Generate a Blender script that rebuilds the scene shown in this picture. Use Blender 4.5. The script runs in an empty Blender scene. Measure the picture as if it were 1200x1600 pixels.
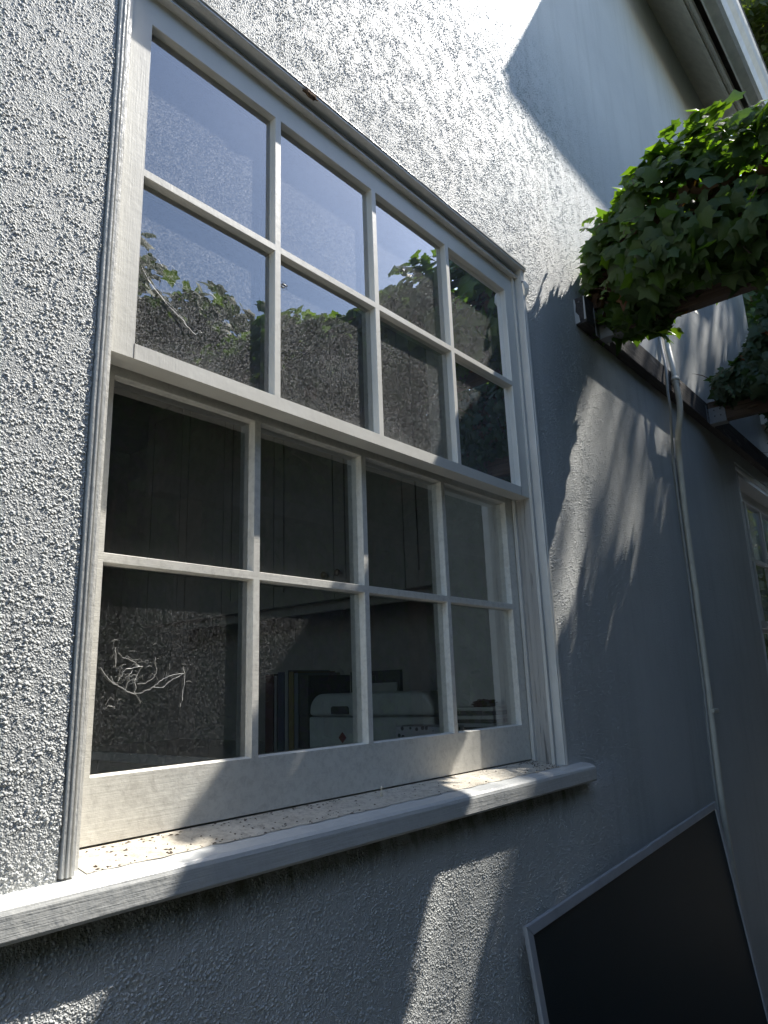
import bpy, bmesh, math, random
import numpy as np
from mathutils import Vector, Matrix
random.seed(7); RNG = np.random.default_rng(11)

# ---------------------------------------------------------------- camera, sky, sun
scn = bpy.context.scene
cam_d = bpy.data.cameras.new("camera"); cam = bpy.data.objects.new("camera", cam_d)
scn.collection.objects.link(cam); scn.camera = cam
R2 = Vector((0.64955, -0.75958, -0.03358)); U2 = Vector((-0.16124, -0.18078, 0.97022)); FW = Vector((0.74303, 0.62479, 0.2399))
M = Matrix((R2, U2, -FW)).transposed().to_4x4(); M.translation = Vector((-0.4768, -0.8417, -1.1308)); cam.matrix_world = M
cam_d.sensor_fit = 'HORIZONTAL'; cam_d.sensor_width = 36; cam_d.lens = 1109.85 / 1200 * 36
cam_d.clip_start = 0.02; cam_d.clip_end = 400
SUN = Vector((0.587, -0.188, 0.789)).normalized()
world = bpy.data.worlds.new("World"); scn.world = world; world.use_nodes = True
wn = world.node_tree; bg = wn.nodes['Background']; sky = wn.nodes.new('ShaderNodeTexSky')
sky.sky_type = 'NISHITA'; sky.sun_disc = False
sky.sun_elevation = math.asin(SUN.z); sky.sun_rotation = math.atan2(SUN.x, SUN.y)
sky.air_density = 1.0; sky.dust_density = 0.6; sky.ozone_density = 1.6
wn.links.new(sky.outputs[0], bg.inputs[0]); bg.inputs[1].default_value = 0.15
sd = bpy.data.lights.new("sun", 'SUN'); so = bpy.data.objects.new("sun", sd); scn.collection.objects.link(so)
sd.energy = 4.5; sd.angle = math.radians(0.53); sd.color = (1.0, 0.955, 0.88)
so.rotation_euler = SUN.to_track_quat('Z', 'Y').to_euler()
scn.view_settings.view_transform = 'Standard'; scn.view_settings.look = 'None'
scn.view_settings.exposure = 1.0; scn.view_settings.gamma = 1
scn.cycles.max_bounces = 8; scn.cycles.transparent_max_bounces = 24; scn.cycles.glossy_bounces = 4
scn.cycles.sample_clamp_indirect = 6

# ---------------------------------------------------------------- helpers
COL = scn.collection
def link(name, me, mat=None, parent=None, smooth=False):
    o = bpy.data.objects.new(name, me); COL.objects.link(o)
    if mat:
        for m in (mat if isinstance(mat, (list, tuple)) else [mat]): me.materials.append(m)
    if parent: o.parent = parent
    if smooth:
        for p in me.polygons: p.use_smooth = True
    return o
class MB:
    """collects primitives, world coordinates"""
    def __init__(s): s.v = []; s.f = []
    def add(s, vs, fs):
        n = len(s.v); s.v += [tuple(v) for v in vs]; s.f += [tuple(i + n for i in f) for f in fs]; return s
    def box(s, x0, x1, y0, y1, z0, z1):
        v = [(x, y, z) for x in (x0, x1) for y in (y0, y1) for z in (z0, z1)]
        return s.add(v, [(0,1,3,2),(4,6,7,5),(0,4,5,1),(2,3,7,6),(0,2,6,4),(1,5,7,3)])
    def tube(s, pts, r, n=8, cap=True):
        pts = [Vector(p) for p in pts]; rr = r if isinstance(r, (list, tuple)) else [r] * len(pts)
        base = len(s.v); ref = None
        for i, p in enumerate(pts):
            t = (pts[min(i+1, len(pts)-1)] - pts[max(i-1, 0)]).normalized()
            if ref is None: ref = t.orthogonal().normalized()
            ref = (ref - t * ref.dot(t)).normalized(); b = t.cross(ref)
            for k in range(n):
                a = 2*math.pi*k/n; q = p + (ref*math.cos(a) + b*math.sin(a)) * rr[i]; s.v.append(tuple(q))
        for i in range(len(pts)-1):
            for k in range(n):
                a, b2 = base+i*n+k, base+i*n+(k+1) % n; s.f.append((a, b2, b2+n, a+n))
        if cap:
            s.f.append(tuple(base+k for k in reversed(range(n)))); e = base+(len(pts)-1)*n; s.f.append(tuple(e+k for k in range(n)))
        return s
    def extrude(s, prof, axis, a, b):
        """closed profile list of 2-D points; axis 'x' -> (y,z), 'z' -> (x,y)"""
        n = len(prof); base = len(s.v)
        for q in (a, b):
            for p in prof:
                s.v.append((q, p[0], p[1]) if axis == 'x' else ((p[0], p[1], q) if axis == 'z' else (p[0], q, p[1])))
        for i in range(n): j = (i+1) % n; s.f.append((base+i, base+j, base+n+j, base+n+i))
        s.f.append(tuple(base+i for i in reversed(range(n)))); s.f.append(tuple(base+n+i for i in range(n)))
        return s
    def mesh(s, name, origin=(0,0,0)):
        me = bpy.data.meshes.new(name); o = Vector(origin)
        me.from_pydata([tuple(Vector(v)-o) for v in s.v], [], s.f); me.update()
        bm = bmesh.new(); bm.from_mesh(me); bmesh.ops.recalc_face_normals(bm, faces=bm.faces); bm.to_mesh(me); bm.free()
        return me
    def build(s, name, mat, parent=None, smooth=False, bevel=0, seg=2):
        org = parent_origin(parent)
        o = link(name, s.mesh(name, org), mat, parent, smooth)
        if bevel:
            b = o.modifiers.new('bevel', 'BEVEL'); b.width = bevel; b.segments = seg; b.limit_method = 'ANGLE'; b.angle_limit = math.radians(35)
            b.harden_normals = False
        return o
def parent_origin(p):
    v = Vector((0,0,0))
    while p is not None: v += p.location; p = p.parent
    return v
def thing(name, label, cat, loc=(0,0,0), group=None):
    o = bpy.data.objects.new(name, None); COL.objects.link(o); o.location = loc; o.empty_display_size = .1
    o['label'] = label; o['category'] = cat
    if group: o['group'] = group
    return o
def tag(o, label=None, cat=None, group=None, kind=None):
    if label: o['label'] = label
    if cat: o['category'] = cat
    if group: o['group'] = group
    if kind: o['kind'] = kind
    return o
def copy_tree(o, parent=None):
    c = o.copy(); COL.objects.link(c); c.parent = parent
    for ch in list(o.children): copy_tree(ch, c)
    return c

# ---------------------------------------------------------------- materials
class NT:
    def __init__(s, name):
        s.m = bpy.data.materials.new(name); s.m.use_nodes = True; s.t = s.m.node_tree
        s.p = s.t.nodes['Principled BSDF']; s.out = s.t.nodes['Material Output']
        s.co = s.n('ShaderNodeTexCoord').outputs['Object']
        g = s.n('ShaderNodeNewGeometry'); s.pos = g.outputs['Position']; s.geo = g
    def n(s, t, **k):
        nd = s.t.nodes.new(t)
        for a, b in k.items(): setattr(nd, a, b)
        return nd
    def l(s, a, b): s.t.links.new(a, b)
    def map(s, vec, scale=(1,1,1), loc=(0,0,0), rot=(0,0,0)):
        m = s.n('ShaderNodeMapping'); m.inputs['Scale'].default_value = scale; m.inputs['Location'].default_value = loc
        m.inputs['Rotation'].default_value = rot; s.l(vec, m.inputs['Vector']); return m.outputs[0]
    def noise(s, vec, scale, detail=3, rough=.5, dist=0):
        n = s.n('ShaderNodeTexNoise'); n.inputs['Scale'].default_value = scale; n.inputs['Detail'].default_value = detail
        n.inputs['Roughness'].default_value = rough; n.inputs['Distortion'].default_value = dist; s.l(vec, n.inputs['Vector']); return n.outputs['Fac']
    def voro(s, vec, scale, feature='F1', smooth=None, rand=1):
        n = s.n('ShaderNodeTexVoronoi'); n.feature = feature; n.inputs['Scale'].default_value = scale; s.l(vec, n.inputs['Vector'])
        n.inputs['Randomness'].default_value = rand
        if smooth is not None: n.inputs['Smoothness'].default_value = smooth
        return n.outputs['Distance']
    def math(s, op, a, b=None, clamp=False):
        n = s.n('ShaderNodeMath', operation=op); n.use_clamp = clamp
        for i, v in enumerate((a, b)):
            if v is None: continue
            if isinstance(v, (int, float)): n.inputs[i].default_value = v
            else: s.l(v, n.inputs[i])
        return n.outputs[0]
    def ramp(s, fac, stops):
        n = s.n('ShaderNodeValToRGB'); e = n.color_ramp.elements
        while len(e) < len(stops): e.new(.5)
        for k, (p, c) in zip(e, stops): k.position = p; k.color = (c, c, c, 1) if isinstance(c, (int, float)) else (*c, 1)
        s.l(fac, n.inputs[0]); return n.outputs[0]
    def rng(s, v, a, b, c=0, d=1, smooth=False):
        n = s.n('ShaderNodeMapRange'); n.clamp = True
        if smooth: n.interpolation_type = 'SMOOTHSTEP'
        for i, q in zip((1,2,3,4), (a,b,c,d)): n.inputs[i].default_value = q
        s.l(v, n.inputs[0]); return n.outputs[0]
    def mix(s, fac, a, b, mode='MIX'):
        n = s.n('ShaderNodeMix', data_type='RGBA', blend_type=mode)
        for i, v in ((0, fac), (6, a), (7, b)):
            if isinstance(v, (int, float)): n.inputs[i].default_value = v
            elif isinstance(v, tuple): n.inputs[i].default_value = (*v, 1)
            else: s.l(v, n.inputs[i])
        return n.outputs[2]
    def bump(s, h, dist, strength=1, normal=None):
        n = s.n('ShaderNodeBump'); n.inputs['Distance'].default_value = dist
        if isinstance(strength, (int, float)): n.inputs['Strength'].default_value = strength
        else: s.l(strength, n.inputs['Strength'])
        s.l(h, n.inputs['Height'])
        if normal: s.l(normal, n.inputs['Normal'])
        s.l(n.outputs[0], s.p.inputs['Normal']); return n.outputs[0]
    def set(s, col=None, rough=None, **k):
        if col is not None:
            if isinstance(col, tuple): s.p.inputs['Base Color'].default_value = (*col, 1)
            else: s.l(col, s.p.inputs['Base Color'])
        if rough is not None:
            if isinstance(rough, (int, float)): s.p.inputs['Roughness'].default_value = rough
            else: s.l(rough, s.p.inputs['Roughness'])
        for a, b in k.items():
            a = a.replace('_', ' ')
            if isinstance(b, (int, float, tuple)): s.p.inputs[a].default_value = b
            else: s.l(b, s.p.inputs[a])
        return s.m

def mat_stucco():
    t = NT('stucco'); P = t.pos
    sep = t.n('ShaderNodeSeparateXYZ'); t.l(P, sep.inputs[0]); x, z = sep.outputs[0], sep.outputs[2]
    # coarse spatter near the window, smoother trowelled wall to the right and above
    wob = t.math('MULTIPLY', t.noise(P, 2.2, 2), .5)
    xm = t.math('ADD', x, wob)
    cx = t.rng(xm, 1.5, 2.5, 1, .50, True)
    zz = t.math('SUBTRACT', z, t.math('MULTIPLY', wob, .6))
    cz = t.rng(zz, .45, 1.15, 1, .35, True)
    coarse = t.math('MULTIPLY', cx, cz)
    warp = t.n('ShaderNodeTexNoise'); warp.inputs['Scale'].default_value = 90; t.l(P, warp.inputs['Vector'])
    wv = t.n('ShaderNodeVectorMath', operation='MULTIPLY_ADD'); t.l(warp.outputs['Color'], wv.inputs[0]); wv.inputs[1].default_value = (.003,)*3; t.l(P, wv.inputs[2])
    W = wv.outputs[0]
    v1 = t.voro(W, 225, 'SMOOTH_F1', .2); v2 = t.voro(W, 420, 'SMOOTH_F1', .2)
    lump = t.rng(v1, .62, .10, 0, 1, True); lump2 = t.rng(v2, .6, .1, 0, 1, True)
    patch = t.rng(t.noise(P, 34, 3, .6), .36, .58, .15, 1)
    h = t.math('ADD', t.math('MULTIPLY', t.math('MULTIPLY', lump, patch), .80), t.math('MULTIPLY', lump2, .30))
    h = t.math('ADD', h, t.math('MULTIPLY', t.noise(P, 55, 2, .5), .3))
    h = t.math('MULTIPLY', h, coarse)
    brush = t.noise(t.map(P, (120, 120, 10)), 1.0, 3, .55)
    fine = t.noise(P, 230, 2, .5); mid = t.noise(P, 26, 3, .55); low = t.noise(P, 4.5, 2, .5)
    h = t.math('ADD', h, t.math('MULTIPLY', brush, .07))
    h = t.math('ADD', h, t.math('MULTIPLY', fine, .22))
    h = t.math('ADD', h, t.math('MULTIPLY', mid, .22))
    h = t.math('ADD', h, t.math('MULTIPLY', low, .7))
    dp = t.n('ShaderNodeDisplacement'); dp.inputs['Midlevel'].default_value = .8; dp.inputs['Scale'].default_value = .0024
    t.l(h, dp.inputs['Height']); t.l(dp.outputs[0], t.out.inputs['Displacement']); t.m.displacement_method = 'BOTH'
    # dirt staining under the sill, drips, pinholes
    var = t.noise(P, 3.0, 4, .6)
    base = t.mix(t.rng(var, .3, .7), (.47, .482, .472), (.55, .557, .54))
    stn = t.noise(t.map(P, (14, 14, .9)), 1, 4, .65); base = t.mix(t.math('MULTIPLY', t.rng(stn, .50, .72), .30), base, (.30, .305, .29))
    mold_z = t.math('MULTIPLY', t.rng(z, -1.43, -1.375, 0, 1, True), t.rng(z, -1.33, -1.345, 0, 1))
    mold = t.math('MULTIPLY', mold_z, t.math('MULTIPLY', t.rng(x, 1.25, 1.1, 0, 1), t.rng(t.noise(t.map(P, (30,30,10)), 1, 4, .7), .28, .62, .35, 1)))
    base = t.mix(mold, base, (.10, .10, .065))
    pits = t.math('MULTIPLY', t.rng(t.voro(P, 55), .05, .12, 1, 0), t.rng(t.noise(P, 9, 3, .6), .56, .66, 0, .8))
    base = t.mix(pits, base, (.12, .12, .115))
    return t.set(base, t.rng(var, .2, .8, .52, .66), Specular_IOR_Level=.34)
def mat_paint(name, col, col2, grain_axis=None, rough=.36, amt=.00035, dirt=0, dust=(.13,.11,.09)):
    t = NT(name); P = t.pos
    sc = {'x': (12, 420, 420), 'z': (420, 420, 12), None: (160, 160, 160)}[grain_axis]
    g = t.noise(t.map(P, sc), 1, 3, .6, .4); lum = t.noise(P, 55, 3, .6); fine = t.noise(P, 700, 2)
    h = t.math('ADD', t.math('MULTIPLY', g, .8), t.math('ADD', t.math('MULTIPLY', lum, 1.6), t.math('MULTIPLY', fine, .12)))
    t.bump(h, amt, 1)
    base = t.mix(t.rng(t.noise(P, 6, 4, .6), .3, .7), col, col2)
    speck = t.math('MULTIPLY', t.rng(t.voro(t.map(P, (1,1,1), rot=(.4,.7,.2)), 190), .06, .16, 1, 0), t.rng(t.noise(P, 14, 4, .7), .55, .70, 0, .9 if dirt else .35))
    base = t.mix(speck, base, (.10, .085, .07))
    if dirt:
        sm = t.math('MULTIPLY', t.rng(t.noise(P, 75, 6, .8, .3), .46, .70, 0, .8), dirt)
        base = t.mix(sm, base, dust)
        hair = t.math('MULTIPLY', t.rng(t.math('ABSOLUTE', t.math('SUBTRACT', t.noise(P, 70, 4, .7, 2.5), .5)), .0, .012, 1, 0), t.rng(t.noise(P, 16, 3, .6), .54, .66, 0, dirt))
        base = t.mix(hair, base, (.06, .045, .035))
    return t.set(base, rough)
def mat_simple(name, col, rough=.5, metal=0, bump=None):
    t = NT(name); P = t.pos
    base = t.mix(t.rng(t.noise(P, 20, 4, .6), .3, .7), tuple(c*.88 for c in col), tuple(min(1, c*1.1) for c in col))
    if bump: t.bump(t.noise(P, bump[0], 3, .6), bump[1], 1)
    return t.set(base, rough, Metallic=metal)
def mat_wood(name, col, col2, axis='x', worn=None):
    t = NT(name); P = t.pos
    sc = {'x': (3, 90, 90), 'y': (90, 3, 90), 'z': (90, 90, 3)}[axis]
    sc2 = {'x': (9, 380, 380), 'y': (380, 9, 380), 'z': (380, 380, 9)}[axis]
    g = t.noise(t.map(P, sc), 1, 5, .7, 1.2); g2 = t.noise(t.map(P, sc2), 1, 3, .6)
    base = t.mix(t.rng(g, .3, .7), col, col2)
    crack = t.rng(g, .36, .42, 1, 0); base = t.mix(t.math('MULTIPLY', crack, .7), base, tuple(c*.25 for c in col))
    if worn:
        base = t.mix(t.rng(t.noise(t.map(P, tuple(max(8, q*.25) for q in sc)), 1, 4, .7, .6), .60, .68), base, worn)
    h = t.math('ADD', t.math('MULTIPLY', g, 2.0), t.math('MULTIPLY', g2, .6)); t.bump(h, .0022, 1)
    return t.set(base, .75)
def mat_glass(name, dust=1.0, refl=4.2):
    t = NT(name); P = t.pos; t.t.nodes.remove(t.p)
    gl = t.n('ShaderNodeBsdfGlossy'); gl.inputs['Roughness'].default_value = .0; gl.inputs['Color'].default_value = (1,1,1,1)
    bmp = t.n('ShaderNodeBump'); bmp.inputs['Distance'].default_value = .0005; bmp.inputs['Strength'].default_value = .5
    t.l(t.noise(P, 4.5, 1), bmp.inputs['Height']); t.l(bmp.outputs[0], gl.inputs['Normal'])
    tr = t.n('ShaderNodeBsdfTransparent'); tr.inputs['Color'].default_value = (.86, .88, .86, 1)
    fr = t.n('ShaderNodeFresnel'); fr.inputs['IOR'].default_value = 1.52
    f2 = t.math('MULTIPLY', fr.outputs[0], refl, True)
    m1 = t.n('ShaderNodeMixShader'); t.l(f2, m1.inputs[0]); t.l(tr.outputs[0], m1.inputs[1]); t.l(gl.outputs[0], m1.inputs[2])
    # a film of dust with brighter specks; only shows where the sun strikes the pane
    df = t.n('ShaderNodeBsdfDiffuse'); df.inputs['Color'].default_value = (.78, .79, .80, 1)
    vc = t.n('ShaderNodeTexVoronoi'); vc.inputs['Scale'].default_value = 640; t.l(P, vc.inputs['Vector'])
    cs = t.n('ShaderNodeSeparateColor'); t.l(vc.outputs['Color'], cs.inputs[0])
    sp = t.math('MULTIPLY', t.rng(cs.outputs[0], .45, 1, 0, 1), t.rng(vc.outputs['Distance'], .45, .2, 0, 1))
    vd = t.n('ShaderNodeTexVoronoi'); vd.inputs['Scale'].default_value = 190; t.l(P, vd.inputs['Vector'])
    cd = t.n('ShaderNodeSeparateColor'); t.l(vd.outputs['Color'], cd.inputs[0])
    sp2 = t.math('MULTIPLY', t.rng(cd.outputs[1], .80, .9, 0, 1), t.rng(vd.outputs['Distance'], .22, .10, 0, 1))
    big = t.rng(t.noise(P, 7, 4, .6), .3, .75, .6, 1.2)
    # each grain faces its own way, so sunlight picks single grains out
    vs = t.n('ShaderNodeVectorMath', operation='MULTIPLY_ADD'); t.l(vc.outputs['Color'], vs.inputs[0]); vs.inputs[1].default_value = (1.6,)*3; vs.inputs[2].default_value = (-.8,)*3
    va = t.n('ShaderNodeVectorMath', operation='ADD'); t.l(vs.outputs[0], va.inputs[0]); t.l(t.geo.outputs['Normal'], va.inputs[1])
    vn = t.n('ShaderNodeVectorMath', operation='NORMALIZE'); t.l(va.outputs[0], vn.inputs[0]); t.l(vn.outputs[0], df.inputs['Normal'])
    film = t.math('ADD', t.math('MULTIPLY', sp, .26), t.math('MULTIPLY', sp2, .5))
    film = t.math('MULTIPLY', t.math('ADD', film, .12), t.math('MULTIPLY', big, dust), True)
    m2 = t.n('ShaderNodeMixShader'); t.l(film, m2.inputs[0]); t.l(m1.outputs[0], m2.inputs[1]); t.l(df.outputs[0], m2.inputs[2])
    t.l(m2.outputs[0], t.out.inputs[0]); return t.m
def mat_leaf(name, dark, light, trans=.45, rough=.5):
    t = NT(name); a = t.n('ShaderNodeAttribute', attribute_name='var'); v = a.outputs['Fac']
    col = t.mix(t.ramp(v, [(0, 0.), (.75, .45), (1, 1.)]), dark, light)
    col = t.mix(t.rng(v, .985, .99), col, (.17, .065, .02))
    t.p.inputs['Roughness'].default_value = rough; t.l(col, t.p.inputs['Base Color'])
    vein = t.noise(t.pos, 160, 2); t.bump(vein, .0012, 1)
    tl = t.n('ShaderNodeBsdfTranslucent'); c2 = t.mix(1.0, col, (2.2, 2.4, .5), 'MULTIPLY'); t.l(c2, tl.inputs['Color'])
    m = t.n('ShaderNodeMixShader'); m.inputs[0].default_value = trans
    t.l(t.p.outputs[0], m.inputs[1]); t.l(tl.outputs[0], m.inputs[2]); t.l(m.outputs[0], t.out.inputs[0]); return t.m

M_ST = mat_stucco()
WH1, WH2 = (.72, .695, .625), (.80, .78, .71)
M_SASHX = mat_paint('sash_paint_rail', WH1, WH2, 'x', .38, .00030)
M_SASH = mat_paint('sash_paint', WH1, WH2, 'z', .38, .00028)
M_LOW = mat_paint('lower_sash_paint', WH1, WH2, 'x', .42, .00038, dirt=.35)
M_CAS = mat_paint('casing_paint', (.62, .61, .57), (.72, .71, .67), 'z', .28, .0009)
M_CASH = mat_paint('casing_paint_head', (.62, .61, .57), (.72, .71, .67), 'x', .28, .0009)
M_SILL = mat_paint('sill_paint', (.53, .54, .53), (.62, .62, .59), 'x', .34, .0007, dirt=.12)
M_SILLD = mat_paint('sill_dirty', (.52, .47, .38), (.66, .61, .51), 'x', .6, .0016, dirt=.95, dust=(.20, .16, .12))
M_JAMB = mat_wood('worn_jamb', (.42, .40, .37), (.56, .54, .50), 'z')
M_EAVE = mat_simple('eave_paint', (.72, .69, .61), .5, 0, (40, .0006))
M_GUT = mat_simple('gutter_paint', (.62, .61, .58), .3, 0)
M_PIPE = mat_simple('pipe_paint', (.62, .59, .50), .45, 0, (60, .0008))
M_GLASS = mat_glass('window_glass', 1.0); M_GLASSC = mat_glass('window_glass_cleaner', .30); M_GLASSF = mat_glass('far_glass', .3, .8)
M_DARKW = mat_wood('weathered_beam', (.028, .024, .023), (.075, .066, .062), 'x', worn=(.16, .15, .14))
M_RAFT = mat_wood('rafter_wood', (.05, .033, .024), (.14, .095, .065), 'y')
M_METAL = mat_simple('galvanised', (.20, .205, .21), .55, .6)
M_IVY = mat_leaf('ivy_leaf', (.036, .072, .022), (.18, .28, .04), .45)
M_IVY2 = mat_leaf('ivy_leaf_dark', (.030, .060, .030), (.085, .14, .05), .35)  # darker, duller leaf colour for the farther ivy and the low tree
M_TREE = mat_leaf('tree_leaf', (.05, .075, .02), (.17, .17, .05), .45)
M_HEDGE = mat_leaf('fence_ivy_leaf', (.028, .055, .018), (.12, .19, .035), .4, .6)
M_STEM = mat_wood('vine_stem', (.10, .065, .04), (.19, .13, .085), 'y')
M_DEAD = mat_leaf('dead_leaf', (.06, .032, .018), (.14, .08, .045), .2, .8)
M_FRAME = mat_simple('screen_frame', (.42, .44, .47), .4, .2)
M_ROOF = mat_simple('roof_shingle', (.12, .11, .10), .85, 0, (60, .004))

# ---------------------------------------------------------------- ground
def grid_ground():
    mb = MB(); mb.add([(-60,-60,-2.63),(60,-60,-2.63),(60,60,-2.63),(-60,60,-2.63)], [(0,1,2,3)])
    t = NT('soil'); P = t.pos
    t.bump(t.noise(P, 30, 5, .7), .02, 1)
    return tag(mb.build('ground', t.set(t.mix(t.noise(P, 3, 4), (.07,.06,.045), (.13,.115,.09)), .9)), kind='structure')
grid_ground()
pm = MB(); pm.box(-6, 9, -1.6, -.02, -2.66, -2.56)
t_ = NT('concrete'); t_.bump(t_.noise(t_.pos, 120, 4, .6), .003, 1)
tag(pm.build('path', t_.set(t_.mix(t_.noise(t_.pos, 5, 5, .6), (.10,.098,.09), (.16,.155,.145)), .85), bevel=.01), kind='structure')

# ---------------------------------------------------------------- house
house = thing('house', 'pale blue grey stucco house with white sash windows and a boxed eave', 'house', (1.5, .1, -2.63))
WX0, WX1, WZ0, WZ1 = -.0735, 1.1340, -1.352, -.0105      # rough opening of the near window
VX0, VX1, VZ0, VZ1 = 3.22, 4.72, -1.42, -.105            # far window
CORNER = 4.125
def sst(v, a, b):
    t = np.clip((v-a)/(b-a), 0, 1); return t*t*(3-2*t)
def wall_y(x, z):
    x = np.asarray(x, float); z = np.asarray(z, float)
    b = -.0185 * sst(x, 1.45, 1.17) * sst(z, .75, .08)
    b = b - .013 * sst(z, -1.32, -1.40) * sst(x, 1.6, 1.2)
    return b - .004 + .0012*np.sin(3.1*x+1.3*z) + .0008*np.sin(7.3*z-2.2*x+1)
def wall_object():
    fine = .0017
    xs = np.unique(np.round(np.concatenate([np.arange(-3.5, -.42, .08), np.arange(-.42, 1.50, fine), np.arange(1.5, 1.8, .0028), np.arange(1.8, 2.25, .005), np.arange(2.25, 2.6, .012), np.arange(2.6, 5.4, .06), [WX0, WX1, VX0, VX1, CORNER, 2.1, 5.4]]), 4))
    zs = np.unique(np.round(np.concatenate([np.arange(-2.62, -1.86, .06), np.arange(-1.86, .72, fine), np.arange(.72, 1.0, .003), np.arange(1.0, 1.4, .007), np.arange(1.4, 4.21, .05), [WZ0, WZ1, VZ0, VZ1, .30, 2.55]]), 4))
    nx, nz = len(xs), len(zs)
    X, Z = np.meshgrid(xs, zs, indexing='ij'); Yw = wall_y(X, Z)
    co = np.stack([X, Yw, Z], -1).reshape(-1, 3)
    cx = (xs[1:]+xs[:-1])/2; cz = (zs[1:]+zs[:-1])/2; CX, CZ = np.meshgrid(cx, cz, indexing='ij')
    hole = ((CX > WX0) & (CX < WX1) & (CZ > WZ0) & (CZ < WZ1)) | ((CX > VX0) & (CX < VX1) & (CZ > VZ0) & (CZ < VZ1)) | ((CX > CORNER) & (CZ > .30)) | ((CX > 2.1) & (CZ > 2.55))
    I, J = np.nonzero(~hole); f = np.stack([I*nz+J, (I+1)*nz+J, (I+1)*nz+J+1, I*nz+J+1], 1)
    ex_v = []; ex_f = []; nv = nx*nz
    def strip(px, pz, d):
        nonlocal nv
        y = wall_y(px, pz); n = len(px)
        ex_v.append(np.stack([px, y, pz], 1)); ex_v.append(np.stack([px, np.full(n, d), pz], 1))
        k = np.arange(n-1); ex_f.append(np.stack([nv+k, nv+k+1, nv+n+k+1, nv+n+k], 1)); nv += 2*n
    def sub(a, lo, hi, m): 
        q = a[(a >= lo) & (a <= hi)]; r = q[::m]; return np.unique(np.append(r, q[-1]))
    for (x0, x1, z0, z1, d) in ((WX0, WX1, WZ0, WZ1, .26), (VX0, VX1, VZ0, VZ1, .24)):
        for z in (z0, z1): px = sub(xs, x0, x1, 4); strip(px, np.full(len(px), z), d)
        for x in (x0, x1): pz = sub(zs, z0, z1, 4); strip(np.full(len(pz), x), pz, d)
    for (x, z0, z1) in ((CORNER, .30, 2.55), (5.4, -2.62, .30), (2.1, 2.55, 4.2)):
        pz = sub(zs, z0, z1, 3); strip(np.full(len(pz), x), pz, 4.0)
    px = sub(xs, CORNER, 5.4, 1); strip(px, np.full(len(px), .30), 4.0)
    co = np.concatenate([co]+ex_v); f = np.concatenate([f]+ex_f)
    used = np.unique(f); remap = np.zeros(len(co), np.int64); remap[used] = np.arange(len(used)); co = co[used]; f = remap[f]
    co = (co - np.array(parent_origin(house))).astype(np.float32)
    me = bpy.data.meshes.new('wall'); me.vertices.add(len(co)); me.vertices.foreach_set('co', co.ravel())
    me.loops.add(f.size); me.loops.foreach_set('vertex_index', f.ravel().astype(np.int32))
    me.polygons.add(len(f)); me.polygons.foreach_set('loop_start', np.arange(0, f.size, 4, dtype=np.int32)); me.polygons.foreach_set('loop_total', np.full(len(f), 4, np.int32))
    me.polygons.foreach_set('use_smooth', np.ones(len(f), bool)); me.update()
    o = bpy.data.objects.new('wall', me); COL.objects.link(o); me.materials.append(M_ST); o.parent = house; return o
wall = wall_object()

# ---- sash windows
def sash_mesh(y0, xo, xa, zo, za, nf, rec, th, inset=.0022, arr=.0011):
    """xo: outer x pair, zo: outer z pair, xa: list of opening (x0,x1), za: list of opening (z0,z1), front at y0 (faces -y)"""
    mb = MB()
    xs = sorted(set([xo[0], xo[1]] + [v for p in xa for v in p])); zs = sorted(set([zo[0], zo[1]] + [v for p in za for v in p]))
    op = lambda x, z: any(a < x < b for a, b in xa) and any(a < z < b for a, b in za)
    for y, fl in ((y0, 0), (y0+th, 1)):
        ids = {}
        for i in range(len(xs)-1):
            for j in range(len(zs)-1):
                if op((xs[i]+xs[i+1])/2, (zs[j]+zs[j+1])/2): continue
                q = []
                for (x, z) in ((xs[i], zs[j]), (xs[i+1], zs[j]), (xs[i+1], zs[j+1]), (xs[i], zs[j+1])):
                    if (x, z) not in ids: ids[(x, z)] = len(mb.v); mb.v.append((x, y, z))
                    q.append(ids[(x, z)])
                mb.f.append(tuple(q) if not fl else tuple(reversed(q)))
    for i in range(4):
        c = [(xo[0], zo[0]), (xo[1], zo[0]), (xo[1], zo[1]), (xo[0], zo[1])]; a, b = c[i], c[(i+1) % 4]
        mb.add([(a[0], y0, a[1]), (b[0], y0, b[1]), (b[0], y0+th, b[1]), (a[0], y0+th, a[1])], [(0,1,2,3)])
    for (a, b) in xa:
        for (c, d) in za:
            prof = [(0, 0), (.0007, .0016), (.0010, .0022), (inset*.75, rec*.72), (inset, rec*.9), (inset, rec), (inset, th*.75), (0, th)]
            base = len(mb.v)
            for (ins, dy) in prof:
                mb.v += [(a+ins, y0+dy, c+ins), (b-ins, y0+dy, c+ins), (b-ins, y0+dy, d-ins), (a+ins, y0+dy, d-ins)]
            for k in range(len(prof)-1):
                for e in range(4):
                    p, q = base+4*k+e, base+4*k+(e+1) % 4; mb.f.append((p, q, q+4, p+4))
    return mb
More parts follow.
